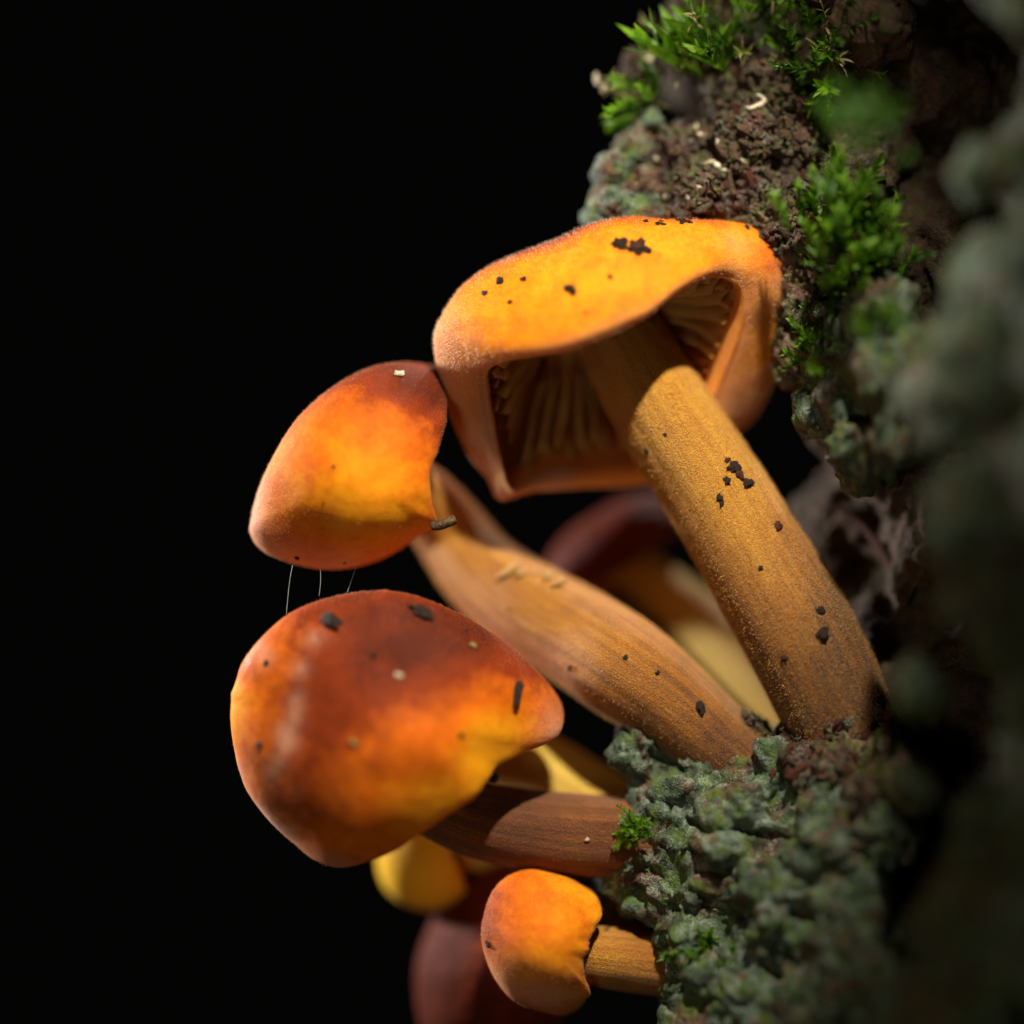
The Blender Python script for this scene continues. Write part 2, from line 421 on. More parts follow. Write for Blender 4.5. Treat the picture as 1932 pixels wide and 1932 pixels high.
def cap_hit(cap, px, py):
    A = cap['A']; nr, ns = A.shape[:2]
    t = BVHTree.FromPolygons([tuple(v) for v in A.reshape(-1, 3)], [tuple(f) for f in grid_faces(nr, ns)])
    o = Vector((0, -DC, 0)); loc, nor, i, d = t.ray_cast(o, (Vector(P(px, py, 0)) - o).normalized())
    return (None, None) if loc is None else (np.array(loc), np.array(nor))
SURF = []     # surfaces specks may be laid on: name -> BVH in working units
SURFD = {}
def add_surface(key, verts, faces):
    SURFD[key] = BVHTree.FromPolygons([tuple(v) for v in verts], [tuple(f) for f in faces])
def on_surface(key, px, py):
    o = Vector((0, -DC, 0)); t = Vector(P(px, py, 0)); d = (t - o).normalized()
    loc, nor, i, dist = SURFD[key].ray_cast(o, d)
    if loc is None: return None, None
    if nor.dot(d) > 0: nor = -nor
    return np.array(loc), np.array(nor)

def stem_mesh(path, nring=90, nseg=72, ridge=0.03, seed=0.0, flat=0.0, pig=None, pale=0.3):
    pts = np.array([[*P(x, y, d), r / 100.0, *(rest or (0.2,))] for (x, y, d, r, *rest) in path])
    c = cr_open(pts, nring)
    ctr, rad, pg = c[:, :3], c[:, 3], c[:, 4]
    tang = np.gradient(ctr, axis=0); tang /= np.linalg.norm(tang, axis=1)[:, None]
    ref = np.array([0, -1.0, 0]); s1 = np.cross(tang, ref); s1 /= np.linalg.norm(s1, axis=1)[:, None]
    s2 = np.cross(s1, tang)
    th = np.linspace(0, 2 * math.pi, nseg, endpoint=False)
    arc = np.concatenate([[0], np.cumsum(np.linalg.norm(np.diff(ctr, axis=0), axis=1))])
    V = np.zeros((nring, nseg, 3)); T = np.zeros((nring, nseg, 3))
    for i in range(nring):
        for j, a in enumerate(th):
            q = Vector((math.cos(a) * 2.2 + seed, math.sin(a) * 2.2, arc[i] * 0.22 + seed))
            q2 = Vector((math.cos(a) * 5.5 + seed, math.sin(a) * 5.5, arc[i] * 0.35))
            k = 1 + ridge * 1.6 * noise.noise(q) + ridge * 0.9 * noise.noise(q2)
            V[i, j] = ctr[i] + rad[i] * k * (math.cos(a) * s1[i] + math.sin(a) * s2[i] * (1 - flat))
            T[i, j] = (pg[i] + 0.35 * max(0.0, math.cos(a) - .35) + max(0.0, -math.cos(a) - 0.15) * (0 if pig is None else pig) * min(1.0, max(0.0, (i / nring - .45) * 3)), pale * (0.6 + 0.6 * noise.noise(Vector((math.cos(a), math.sin(a), arc[i] * 0.5 + seed)))), 0)  # optional darkening of the lower right side, a cast shadow put into the colour
    uv = np.stack([np.repeat((th / (2 * math.pi))[None], nring, 0), np.repeat(arc[:, None], nseg, 1)], -1).reshape(-1, 2)
    # mirrored angle so that the streaks close without a seam on the visible side
    uv[:, 0] = np.abs(uv[:, 0] * 2 - 1) * 0.5
    return V.reshape(-1, 3), grid_faces(nring, nseg), np.clip(T.reshape(-1, 3), 0, 1), uv

def build_gills(cap, count, depth, parent, base, t0=0.0, amp=0.06, seed=0):
    """radial lamellae hanging from the flesh between the margin and the stem"""
    A = cap['A']; nc0 = cap['nc0']; n = cap['n']; nst = cap['nst']
    ceil = A[nc0:]; nrow = len(ceil)
    r = np.random.default_rng(40 + seed)
    for g in range(count):
        f = (g + 0.35 * r.random()) / count * nst
        j0 = int(f) % nst; j1 = (j0 + 1) % nst; w = f - int(f)
        line = ceil[:, j0] * (1 - w) + ceil[:, j1] * w
        short = (g % 2 == 1); last = nrow - 2 if not short else int(nrow * (0.50 + 0.2 * r.random()))
        sel = np.linspace(1, last, 14).astype(int); line = line[sel]
        tt = np.linspace(0, 1, len(sel))
        mid = line - (cap['C'])
        tang = np.cross(n, mid); tang /= np.linalg.norm(tang, axis=1)[:, None] + 1e-9
        dep = depth * np.clip(tt * 3.6, 0.02, 1) * (0.25 + 0.75 * np.sin(np.clip(tt * 1.15 + 0.12, 0, 1) * math.pi) ** 0.6) * (0.92 + 0.1 * r.random())
        if short: dep = dep * 0.75
        ph, fr = r.random() * 6.28, 5 + 4 * r.random()
        lean = r.normal(0, 0.03)
        vs = []
        for q in range(4):
            s = q / 3.0
            wav = amp * s * np.sin(tt * fr + ph) + amp * 0.5 * s * np.sin(tt * fr * 2.3 + ph * 2) + lean * s * depth
            vs.append(line + n * (dep * s)[:, None] + tang * wav[:, None] - n * 0.03)
        vs = np.array(vs)
        front = vs + tang * 0.012; back = vs - tang * 0.012
        V = np.concatenate([front.reshape(-1, 3), back.reshape(-1, 3)])
        m = len(sel); F1 = grid_faces(4, m, False); F2 = F1[:, ::-1] + 4 * m
        e = np.array([[3 * m + k, 3 * m + k + 1, 4 * m + 3 * m + k + 1, 4 * m + 3 * m + k] for k in range(m - 1)])
        part('gill', V, np.vstack([F1, F2, e]), M['gill'], parent, base)

def rim_circle(px, py, d, n, r, nst=110, seed=0.0, wav=0.06):
    n = np.array(n, float); n /= np.linalg.norm(n); c = P(px, py, d)
    a = np.cross(n, [0, 0, 1.0]); a /= np.linalg.norm(a); b = np.cross(n, a)
    th = np.linspace(0, 2 * math.pi, nst, endpoint=False)
    rr = r * (1 + wav * np.sin(2 * th + seed) + wav * 0.6 * np.sin(3 * th + 2 * seed))
    return c + rr[:, None] * (np.cos(th)[:, None] * a + np.sin(th)[:, None] * b) + (wav * r * np.sin(2 * th + seed * 1.7))[:, None] * n

def mushroom(key, label, cap, tint, capmat, stem_path, stemmat, gills=0, gdepth=0.5, stem_kw={}, cap_fuzz=None, stem_fuzz=None, cap_label=None):
    base = P(*stem_path[-1][:3])
    root = thing('mushroom', base, label, 'mushroom', 'mushrooms growing from the tree trunk')
    A = cap['A']; nr, ns = A.shape[:2]
    V = A.reshape(-1, 3); F = grid_faces(nr, ns)
    # close the two poles
    V = np.vstack([V, A[0].mean(0) - cap['n'] * 0.004, A[-1].mean(0)])
    tint = np.vstack([tint, tint[0], tint[-1]])
    fl = [tuple(f) for f in F] + [(len(V) - 2, (j + 1) % ns, j) for j in range(ns)] + [(len(V) - 1, (nr - 1) * ns + j, (nr - 1) * ns + (j + 1) % ns) for j in range(ns)]
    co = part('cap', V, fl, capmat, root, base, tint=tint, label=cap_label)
    bm = bmesh.new(); bm.from_mesh(co.data); bmesh.ops.recalc_face_normals(bm, faces=bm.faces); bm.to_mesh(co.data); bm.free()
    add_surface(key + '_cap', V, fl)
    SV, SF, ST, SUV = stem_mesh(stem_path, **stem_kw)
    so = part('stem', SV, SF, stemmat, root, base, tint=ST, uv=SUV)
    add_surface(key + '_stem', SV, SF)
    if gills: build_gills(cap, gills, gdepth, co, base)
    if cap_fuzz:
        cnt, ln, wd, wfun = cap_fuzz
        row = np.repeat(np.arange(nr), ns)
        w = wfun(row, cap, A.reshape(-1, 3))
        # outward-facing quads
        FF = F[F[:, 0] // ns < cap['no'] + 4]
        v0 = A.reshape(-1, 3); a, b, c = v0[FF[:, 0]], v0[FF[:, 1]], v0[FF[:, 2]]
        nn = np.cross(b - a, c - a); mid = (a + c) / 2 - (cap['C'] * 0.7 + cap['K'] * 0.3)
        hv, hf = make_hair(v0, FF, cnt, ln, wd, w, outref=mid, seed=3)
        part('velvet_fuzz', hv, hf, M['fuzz'] if key in 'A' else M['fuzz_red'], co, base, kind='stuff', smooth=False)
    if stem_fuzz:
        cnt, ln, wd = stem_fuzz
        FF = SF; a, b, c = SV[FF[:, 0]], SV[FF[:, 1]], SV[FF[:, 2]]
        ctr = SV.reshape(-1, 72, 3).mean(1); mid = (a + c) / 2 - ctr[np.clip(FF[:, 0] // 72, 0, len(ctr) - 1)]
        hv, hf = make_hair(SV, FF, cnt, ln, wd, None, outref=mid, seed=4)
        part('velvet_fuzz', hv, hf, M['fuzz_gold'], so, base, kind='stuff', smooth=False)
    STEMS[key] = (so, base)
    return root
STEMS = {}

# ------------------------------------------------------------------ the tree: lumps of bark, remeshed and roughened
def chunk(spheres, voxel, amps, seed=0.0, inset=0.0):
    bm = bmesh.new()
    for (px, py, d, r, *sq) in spheres:
        c = P(px, py, d); s = sq[0] if sq else (1, 1, 1)
        m = Matrix.Translation(Vector(c)) @ Matrix.Diagonal((s[0], s[1], s[2], 1))
        bmesh.ops.create_icosphere(bm, subdivisions=3, radius=r, matrix=m)
    me = bpy.data.meshes.new('tmp'); bm.to_mesh(me); bm.free()
    o = bpy.data.objects.new('tmp', me); link(o)
    md = o.modifiers.new('r', 'REMESH'); md.mode = 'VOXEL'; md.voxel_size = voxel
    sm = o.modifiers.new('s', 'SMOOTH'); sm.factor = 0.5; sm.iterations = 4
    dg = bpy.context.evaluated_depsgraph_get(); ev = o.evaluated_get(dg); em = ev.to_mesh()
    nv = len(em.vertices); V = np.zeros(nv * 3, np.float32); em.vertices.foreach_get('co', V); V = V.reshape(-1, 3).astype(float)
    N = np.zeros(nv * 3, np.float32); em.vertices.foreach_get('normal', N); N = N.reshape(-1, 3).astype(float)
    F = np.array([tuple(p.vertices) for p in em.polygons if len(p.vertices) == 4])
    ev.to_mesh_clear(); bpy.data.objects.remove(o); bpy.data.meshes.remove(me)
    disp = np.zeros(nv)
    big, nod, cre, fine = amps
    for i, v in enumerate(V):
        q = Vector(v)
        h = big * noise.fractal(q * 0.8 + Vector((seed, 0, seed)), 1.0, 2.0, 3)
        if nod:
            wq = q + Vector((noise.noise(q * 2.1), noise.noise(q * 2.1 + Vector((7, 0, 0))), noise.noise(q * 2.1 + Vector((0, 9, 0))))) * 0.28
            dd, _ = noise.voronoi(wq * 1.9 + Vector((seed, seed, 0)))
            h += nod * (0.55 - dd[0])                     # rounded nodules
            d2, _ = noise.voronoi(wq * 4.6 + Vector((0, seed, seed)))
            h += nod * 0.42 * (0.5 - d2[0])
        if cre: h -= cre * max(0.0, 1 - abs(noise.noise(q * 1.7 + Vector((seed, 4, 0)))) * 7)      # worm-like creases
        if fine: h += fine * noise.noise(q * 9) + fine * 0.6 * noise.noise(q * 19)
        disp[i] = h
    return V + N * disp[:, None], F

tree_base = P(1800, 1980, 1.0)
tree = thing('tree_trunk', tree_base, 'dark rotten tree trunk crusted with grey green lichen, carrying the mushrooms', 'tree')

def bark(spheres, voxel, amps, mat, label, seed, key=None):
    V, F = chunk(spheres, voxel, amps, seed)
    o = part('bark_plate', V, F, mat, tree, tree_base, label=label)
    if key: add_surface(key, V, F)
    return o

low = [(1212, 1428, 0.15, .56), (1240, 1500, 0.2, .62), (1310, 1450, 0.15, .62), (1300, 1530, 0.0, .85), (1245, 1610, 0.35, 1.18), (1400, 1560, -.3, 1.15),
       (1330, 1700, -.1, 1.25), (1480, 1720, -.9, 1.35), (1560, 1600, -1.1, 1.1), (1400, 1850, -.5, 1.35), (1380, 1990, -.3, 1.5),
       (1620, 1760, -1.8, 1.25), (1580, 1930, -1.5, 1.6), (1450, 2080, -.8, 1.6), (1480, 1470, -.4, .75), (1580, 1480, -.9, .75), (1650, 1560, -1.6, .8),
       (1700, 1900, -2.2, 1.3), (1450, 1600, 1.2, 1.8), (1560, 1850, .6, 2.2), (1420, 1400, .4, .45), (1540, 1390, .3, .5), (1320, 1425, .1, .50), (1390, 1425, .0, .48), (1270, 1420, .2, .42)]
lower_bark = bark(low, 0.06, (0.42, 0.30, 0.14, 0.04), M['lichen'], 'knobbly lower bark crusted with blue green lichen', 1.3, 'low')
debris = [(1420, 1385, .1, .34), (1480, 1395, -.05, .36), (1540, 1385, -.3, .42), (1600, 1370, -.5, .45), (1640, 1340, -.4, .36), (1500, 1450, -.75, .5), (1580, 1450, -1.1, .5), (1660, 1430, -1.2, .55), (1640, 1500, -1.7, .55), (1720, 1480, -2.2, .55), (1380, 1360, .3, .22), (1690, 1370, -.6, .35)]
debris_bark = bark(debris, 0.05, (0.22, 0.22, 0.06, 0.05), M['soil'], 'crumbling red brown rotten wood at the foot of the stems', 4.1, 'debris')
upper = [(1195, 370, 1.0, .82), (1215, 290, 1.1, .55), (1290, 300, .9, .78), (1330, 370, .8, 1.0), (1420, 290, .7, 1.0), (1390, 180, 1.0, .62), (1455, 170, .8, .66), (1500, 260, .5, .7),
         (1480, 400, .6, .95), (1270, 440, 1.0, 1.0), (1400, 470, .8, 1.0), (1540, 470, .3, .8), (1600, 330, .5, 1.0), (1550, 560, .2, .8), (1520, 660, .4, .7)]
upper_bark = bark(upper, 0.055, (0.26, 0.22, 0.10, 0.10), M['soil'], 'crumbly brown upper bark with pale crumbs', 2.2, 'upper')
edge = [(1150, 385, .55, .42), (1165, 330, .6, .40), (1195, 275, .75, .36), (1215, 235, .85, .28), (1130, 420, .7, .4), (1205, 400, .4, .4)]
edge_bark = bark(edge, 0.05, (0.2, 0.2, 0.05, 0.06), M['lichen'], 'grey green lichen crust along the outer edge of the upper bark', 7.9, 'edge')
topb = [(1400, 10, 1.5, .7), (1300, 30, 1.6, .5), (1210, 130, 1.4, .40),  (1500, 40, 1.0, .7), (1580, 110, .4, .7), (1450, 90, 3.4, .9), (1330, 150, 3.4, .8), (1640, 40, -.3, .9), (1400, -90, 1.4, .9), (1560, -60, .8, 1.1), (1560, 200, 1.2, .9)]
top_bark = bark(topb, 0.07, (0.24, 0.2, 0.06, 0.05), M['wood'], 'dark mossy bark knob above the hollow', 5.7, 'top')
mid = [(1548, 690, -.2, .50), (1555, 780, -.3, .62), (1610, 750, -.7, .75), (1640, 850, -1.1, .72), (1600, 640, -.7, .62), (1690, 700, -1.7, .9), (1620, 900, -.9, .35), (1720, 800, -2.0, .8), (1660, 590, -1.5, .7), (1560, 600, -.4, .4)]
mid_bark = bark(mid, 0.062, (0.22, 0.24, 0.08, 0.04), M['lichen'], 'lichen covered bark lump beside the open cap', 3.3, 'mid')
wood = [(1640, 1020, 2.6, 1.5), (1720, 1180, 1.8, 1.5), (1600, 1220, 2.6, 1.2), (1690, 1330, .8, .9), (1560, 1400, 1.6, 1.0), (1830, 1050, 1.5, 2.0), (1780, 850, 1.0, 1.7), (1650, 800, 1.6, 1.3), (1900, 1350, .5, 2.0), (1440, 1480, 1.8, .9),
        (1850, 500, 1.5, 2.4), (1750, 200, 1.8, 2.0), (2100, 800, 2.5, 3.4), (2150, 1500, 1.5, 3.2), (2050, 200, 2.5, 3.2), (1950, -150, 2.5, 2.6), (1850, 1750, 1.2, 2.6), (2000, 2100, 1.5, 3), (1650, 2050, 1.6, 2), (1700, 480, 1.0, 1.3)]
wood_core = bark(wood, 0.11, (0.30, 0.22, 0.10, 0.05), M['wood'], 'dark rotten heartwood in the hollow behind the stems', 6.1, 'wood')
near = []
r_ = random.Random(11)
for py in range(-250, 2250, 120):
    for kx in range(3):
        px = 1925 + kx * 150 + r_.uniform(-55, 55) + 45 * math.sin(py * 0.006)
        px += 90 * min(1.0, max(0.0, (650 - py) / 350))
        near.append((px, py + r_.uniform(-50, 50), -5.2 - kx * 1.4 + r_.uniform(-.5, .5), r_.uniform(.75, 1.25)))
near += [(1795, 1115, -5.6, .36), (1805, 955, -5.4, .32), (1745, 1290, -4.8, .5), (1765, 760, -4.8, .4), (1730, 1490, -4.4, .5), (1770, 620, -4.4, .5), (1850, 330, -5, .6)]
near_bark = bark(near, 0.11, (0.5, 0.26, 0.08, 0.04), M['near'], 'thick furrowed bark in shade beside the hollow', 8.8, 'near')

# ------------------------------------------------------------------ mushrooms
# the open cap that shows its gills
outA = [(950, 942), (905, 888), (865, 818), (838, 745), (820, 665), (826, 610), (862, 548), (915, 505), (980, 475), (1050, 450), (1105, 425), (1180, 408), (1250, 411), (1330, 411), (1400, 419), (1452, 447), (1490, 492), (1503, 545), (1492, 590), (1482, 640), (1467, 700), (1442, 760), (1412, 802), (1380, 830), (1330, 880), (1215, 912), (1100, 920), (1000, 932)]
rimA = [(915, 700, -.75), (950, 680, -1.15), (1000, 670, -1.45), (1060, 660, -1.65), (1110, 643, -1.75), (1165, 620, -1.75), (1225, 592, -1.6), (1270, 556, -1.4), (1320, 527, -1.1), (1365, 520, -.75), (1398, 542, -.5), (1402, 590, -.25), (1388, 640, 0.0), (1368, 700, .3), (1350, 760, .6), (1335, 830, .95), (1290, 888, 1.2), (1215, 906, 1.3), (1100, 914, 1.15), (1010, 922, .85), (952, 936, .45), (936, 880, .15), (926, 810, -.15), (917, 745, -.45)]
capA = build_cap(rimA, (1095, 560, 1.5), outA, over=0.42, up=lambda p: 0.35 + 0.55 * max(0.0, min(1.0, (930 - p[1]) / 300)), pin=0.96, nst=192, wob=0.05, seed=1, thick=0.35, lip=lambda p: 0.10 + 0.14 * max(0.0, min(1.0, (p[1] - 840) / 60)) * max(0.0, min(1.0, (p[0] - 950) / 110)))
tintA = cap_tint(capA, [(1150, 395, .2, .85, .7), (1000, 440, .0, .75, .6), (1080, 410, .0, .7, .4), (1320, 390, .1, .7, .5), (900, 510, 0, .7, .4), (1200, 490, -.7, .5, .14), (1480, 470, -.2, .5, .2)], base=0.13, pale_rim=.45, rim_w=.5,
                 pales=[(830, 690, 0, .9, .75), (880, 850, .2, .8, .9), (1410, 790, .4, .5, 1.0), (1500, 545, -.2, .5, .6), (940, 920, .4, .4, .9), (1040, 905, .9, .5, .8), (1400, 455, -.8, .35, .35)])
def fwA(row, cap, V):
    px = to_px(V)
    edge = np.exp(-((px[:, 0] - 850) / 90) ** 2) * (px[:, 1] > 600) + 0.25 + np.exp(-(((px[:, 0] - 1420) / 70) ** 2 + ((px[:, 1] - 780) / 70) ** 2))
    return edge * (row > 8)
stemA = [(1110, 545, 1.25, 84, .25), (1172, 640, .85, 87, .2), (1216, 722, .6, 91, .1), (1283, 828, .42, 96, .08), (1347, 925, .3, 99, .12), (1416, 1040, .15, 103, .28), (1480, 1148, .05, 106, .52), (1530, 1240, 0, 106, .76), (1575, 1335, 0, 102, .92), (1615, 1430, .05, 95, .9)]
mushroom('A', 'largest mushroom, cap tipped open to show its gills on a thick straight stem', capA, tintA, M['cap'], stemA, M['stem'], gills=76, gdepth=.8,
         stem_kw=dict(ridge=.022, seed=2.0, pig=.7, pale=.75), cap_fuzz=(34000, .05, .011, fwA), stem_fuzz=(42000, .06, .011))  # stem colour carries the bark's shadow down its right side

# the cap turned to the left, behind the open one
outB = [(825, 690), (760, 682), (690, 695), (620, 735), (560, 790), (515, 860), (485, 925), (472, 980), (478, 1020), (510, 1048), (560, 1066), (620, 1075), (680, 1068), (740, 1045), (800, 1005), (822, 985), (814, 930), (812, 890), (830, 840), (843, 795), (845, 750), (845, 710)]
rimB = [(848, 715, .3), (845, 760, -.2), (842, 800, -.55), (828, 850, -.85), (814, 895, -1.0), (815, 940, -.95), (822, 985, -.6), (790, 1006, .1), (735, 1015, .9), (690, 950, 1.5), (700, 840, 1.7), (760, 745, 1.3), (815, 708, .8)]
capB = build_cap(rimB, (560, 880, -.9), outB, over=0.12, up=0.4, pin=.5, nst=168, wob=.045, seed=5)
tintB = cap_tint(capB, [(760, 690, .2, 1.5, .75), (830, 740, 0, .8, .4), (600, 740, .2, .8, .3), (840, 830, -.6, .35, .35), (700, 960, -1.2, 1.1, -.28)], base=.27, pale_rim=.15, rim_w=.2,
                 pales=[(475, 950, .0, .6, .9), (515, 860, .1, .5, .8), (580, 770, .1, .4, .7), (500, 1035, -.1, .7, .9), (640, 1075, 0, .7, .8)])  # left-edge pale spots paint rim light into the skin
stemB = [(730, 890, .5, 58, .3), (795, 935, 1.5, 62, .3), (848, 1000, 2.1, 72, .2), (908, 1078, 1.9, 81, .25), (1000, 1150, 1.4, 92, .34), (1090, 1202, .95, 95, .42), (1180, 1262, .4, 97, .5), (1270, 1330, .35, 88, .62), (1350, 1400, .35, 80, .8), (1430, 1470, .4, 76, .9)]
mushroom('B', 'mushroom with cap turned away sideways, its curved golden stem running down beneath the open cap', capB, tintB, M['cap'], stemB, M['stem'], gills=30, gdepth=.2,
         stem_kw=dict(ridge=.02, seed=7.0, pale=.45), cap_fuzz=(14000, .035, .010, lambda row, cap, V: 0.3 + (row > cap['no'] - 14) * 1.0), stem_fuzz=(18000, .05, .011))

# the big slick cap at the bottom
outC = [(690, 1115), (760, 1118), (830, 1140), (900, 1175), (960, 1215), (1010, 1260), (1045, 1300), (1062, 1342), (1055, 1385), (1025, 1410), (980, 1430), (940, 1450), (915, 1480), (895, 1505), (850, 1535), (800, 1570), (750, 1605), (700, 1625), (640, 1637), (590, 1620), (540, 1580), (500, 1540), (465, 1490), (445, 1430), (435, 1360), (440, 1300), (460, 1245), (500, 1195), (550, 1155), (610, 1130)]
rimC = [(1048, 1388, -.4), (985, 1428, -1.0), (938, 1452, -1.35), (900, 1498, -1.6), (850, 1534, -1.7), (790, 1574, -1.65), (720, 1614, -1.4), (650, 1630, -.9), (590, 1605, -.1), (600, 1530, .8), (700, 1450, 1.4), (850, 1360, 1.4), (980, 1310, .8), (1045, 1338, .2)]
capC = build_cap(rimC, (640, 1285, -1.75), outC, over=.14, up=.42, pin=.35, nst=176, wob=.06, seed=9)
GLINT_STREAK = []  # points of a highlight streak painted pale and glossy on the cap
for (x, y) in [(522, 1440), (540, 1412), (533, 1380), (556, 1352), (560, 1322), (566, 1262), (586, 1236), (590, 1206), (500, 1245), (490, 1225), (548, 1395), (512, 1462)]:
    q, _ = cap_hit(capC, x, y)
    if q is not None: GLINT_STREAK.append((x, y, q[1]))
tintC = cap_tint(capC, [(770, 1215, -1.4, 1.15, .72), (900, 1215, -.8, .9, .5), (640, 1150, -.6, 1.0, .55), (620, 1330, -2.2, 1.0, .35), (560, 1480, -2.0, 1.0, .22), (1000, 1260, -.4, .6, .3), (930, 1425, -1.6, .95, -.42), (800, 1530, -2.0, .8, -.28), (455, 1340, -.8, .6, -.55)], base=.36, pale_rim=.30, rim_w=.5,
                 pales=[(1050, 1380, -.6, .5, .6), (520, 1570, -.8, .6, .6), (640, 1630, -1, .5, .5), (450, 1460, -.5, .5, .8), (440, 1340, -.4, .35, .7), (470, 1230, -.3, .4, .7), (500, 1540, -.6, .5, .8)] + [(x, y, d, .19, .42) for x, y, d in GLINT_STREAK],  # left-edge spots paint rim light, streak spots a highlight; the rest is pale fuzz
                 glints=[(x, y, d, .3, .55) for x, y, d in GLINT_STREAK])  # coat added along the painted highlight
stemC = [(800, 1500, .1, 66, .5), (880, 1540, .2, 70, .45), (960, 1560, .3, 74, .65), (1050, 1573, .35, 77, .5), (1140, 1580, .35, 78, .42), (1240, 1590, .4, 80, .4)]
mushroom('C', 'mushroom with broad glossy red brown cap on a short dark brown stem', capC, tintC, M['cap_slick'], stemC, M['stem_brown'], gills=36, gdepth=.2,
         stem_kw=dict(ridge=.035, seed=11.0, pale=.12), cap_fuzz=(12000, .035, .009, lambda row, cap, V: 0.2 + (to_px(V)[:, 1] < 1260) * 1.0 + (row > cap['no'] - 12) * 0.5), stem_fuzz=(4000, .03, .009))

# the small cap at the very bottom
outD = [(1000, 1640), (1045, 1648), (1085, 1662), (1124, 1690), (1136, 1725), (1124, 1752), (1108, 1780), (1100, 1812), (1106, 1846), (1112, 1872), (1094, 1900), (1060, 1915), (1010, 1905), (960, 1880), (925, 1830), (908, 1770), (914, 1720), (930, 1680), (960, 1652)]
rimD = [(1128, 1698, -.2), (1133, 1728, -.5), (1112, 1770, -.85), (1101, 1810, -.95), (1106, 1848, -.8), (1110, 1875, -.4), (1080, 1890, .3), (1035, 1850, .9), (1030, 1770, 1.0), (1060, 1700, .8), (1100, 1682, .3)]
capD = build_cap(rimD, (950, 1755, -1.0), outD, over=.10, up=.32, pin=.5, nst=130, wob=.035, seed=13)
tintD = cap_tint(capD, [(930, 1700, -.4, .8, .4), (1000, 1900, -.2, .6, .35), (930, 1760, -.8, .5, .25)], base=.16, pale_rim=.75, rim_w=.45, pales=[(940, 1850, -.6, .7, .6), (1040, 1880, -.8, .5, .6)])  # dark blobs paint shadow onto the cap's left side and bottom
stemD = [(1050, 1795, -.1, 52, .3), (1120, 1803, .0, 57, .3), (1190, 1812, .2, 60, .4), (1290, 1825, .4, 60, .6)]
mushroom('D', 'small young mushroom with a bent rim below the glossy cap', capD, tintD, M['cap'], stemD, M['stem'], gills=22, gdepth=.1,
         stem_kw=dict(ridge=.02, seed=3.0, pale=.5, nring=50), cap_fuzz=(9000, .035, .010, lambda row, cap, V: 0.35 + (row > cap['no'] - 14)))

# mushrooms farther back, out of focus
def far_mushroom(key, label, c, n, r, H, outline, pigs, base, path, stemmat, pale_rim=.3, seed=0.0, capmat='cap'):
    n = np.array(n, float); n /= np.linalg.norm(n)
    K = P(*c) - n * H
    kp = to_px(K); cap = build_cap(rim_circle(*c, n, r, seed=seed), (kp[0], kp[1], K[1]), outline, over=.15, up=.45, pin=.0, wob=.05, seed=seed)
    return mushroom(key, label, cap, cap_tint(cap, pigs, base=base, pale_rim=pale_rim), M[capmat], path, stemmat, gills=16, gdepth=.25, stem_kw=dict(ridge=.02, seed=seed, nring=60))
far_mushroom('E', 'mushroom hidden behind the glossy cap, pale yellow stem showing above the brown stem', (900, 1370, 2.6), (.85, .1, -.5), .95, 1.2, None, [], .15,
             [(880, 1355, 2.6, 66, .1), (960, 1420, 2.2, 76, .05), (1060, 1482, 1.8, 80, .02), (1160, 1545, 1.5, 78, .15), (1260, 1590, 1.4, 66, .5)], M['stem_pale'], seed=21)
far_mushroom('F', 'blurred yellow mushroom cap poking out beneath the glossy cap', (850, 1606, 2.3), (.95, .1, .30), .95, 1.45, None, [], .02,
             [(860, 1600, 2.2, 50, .1), (980, 1590, 2.3, 55, .1), (1100, 1600, 2.0, 55, .2), (1230, 1620, 1.5, 55, .4)], M['stem_pale'], seed=22, capmat='cap_pale')
far_mushroom('G', 'blurred brown mushroom behind the small young one', (985, 1820, 2.6), (.85, .3, .3), 1.75, 1.7,
             [(985, 1632), (930, 1630), (880, 1650), (835, 1700), (800, 1770), (784, 1840), (792, 1932), (830, 2010), (920, 2050), (1010, 2010), (1070, 1900), (1080, 1750), (1040, 1660)], [(820, 1850, 1.6, 1.3, .3)], .85,
             [(960, 1800, 2.5, 50, .2), (1060, 1750, 2.2, 52, .15), (1150, 1722, 1.8, 52, .2), (1260, 1720, 1.2, 52, .5)], M['stem'], seed=23)
far_mushroom('H', 'dim brown mushroom deep in the gap between two stems, its pale yellow stem lit', (1185, 1070, 4.2), (.6, -.1, -.8), 1.45, 1.3, None, [(1150, 1000, 3.5, 2, .5)], .8,
             [(1180, 1060, 4.2, 50, .3), (1290, 1145, 3.4, 56, .1), (1370, 1215, 2.8, 62, .02), (1440, 1280, 2.2, 64, .02), (1530, 1370, 1.5, 60, .2)], M['stem_pale'], seed=24)

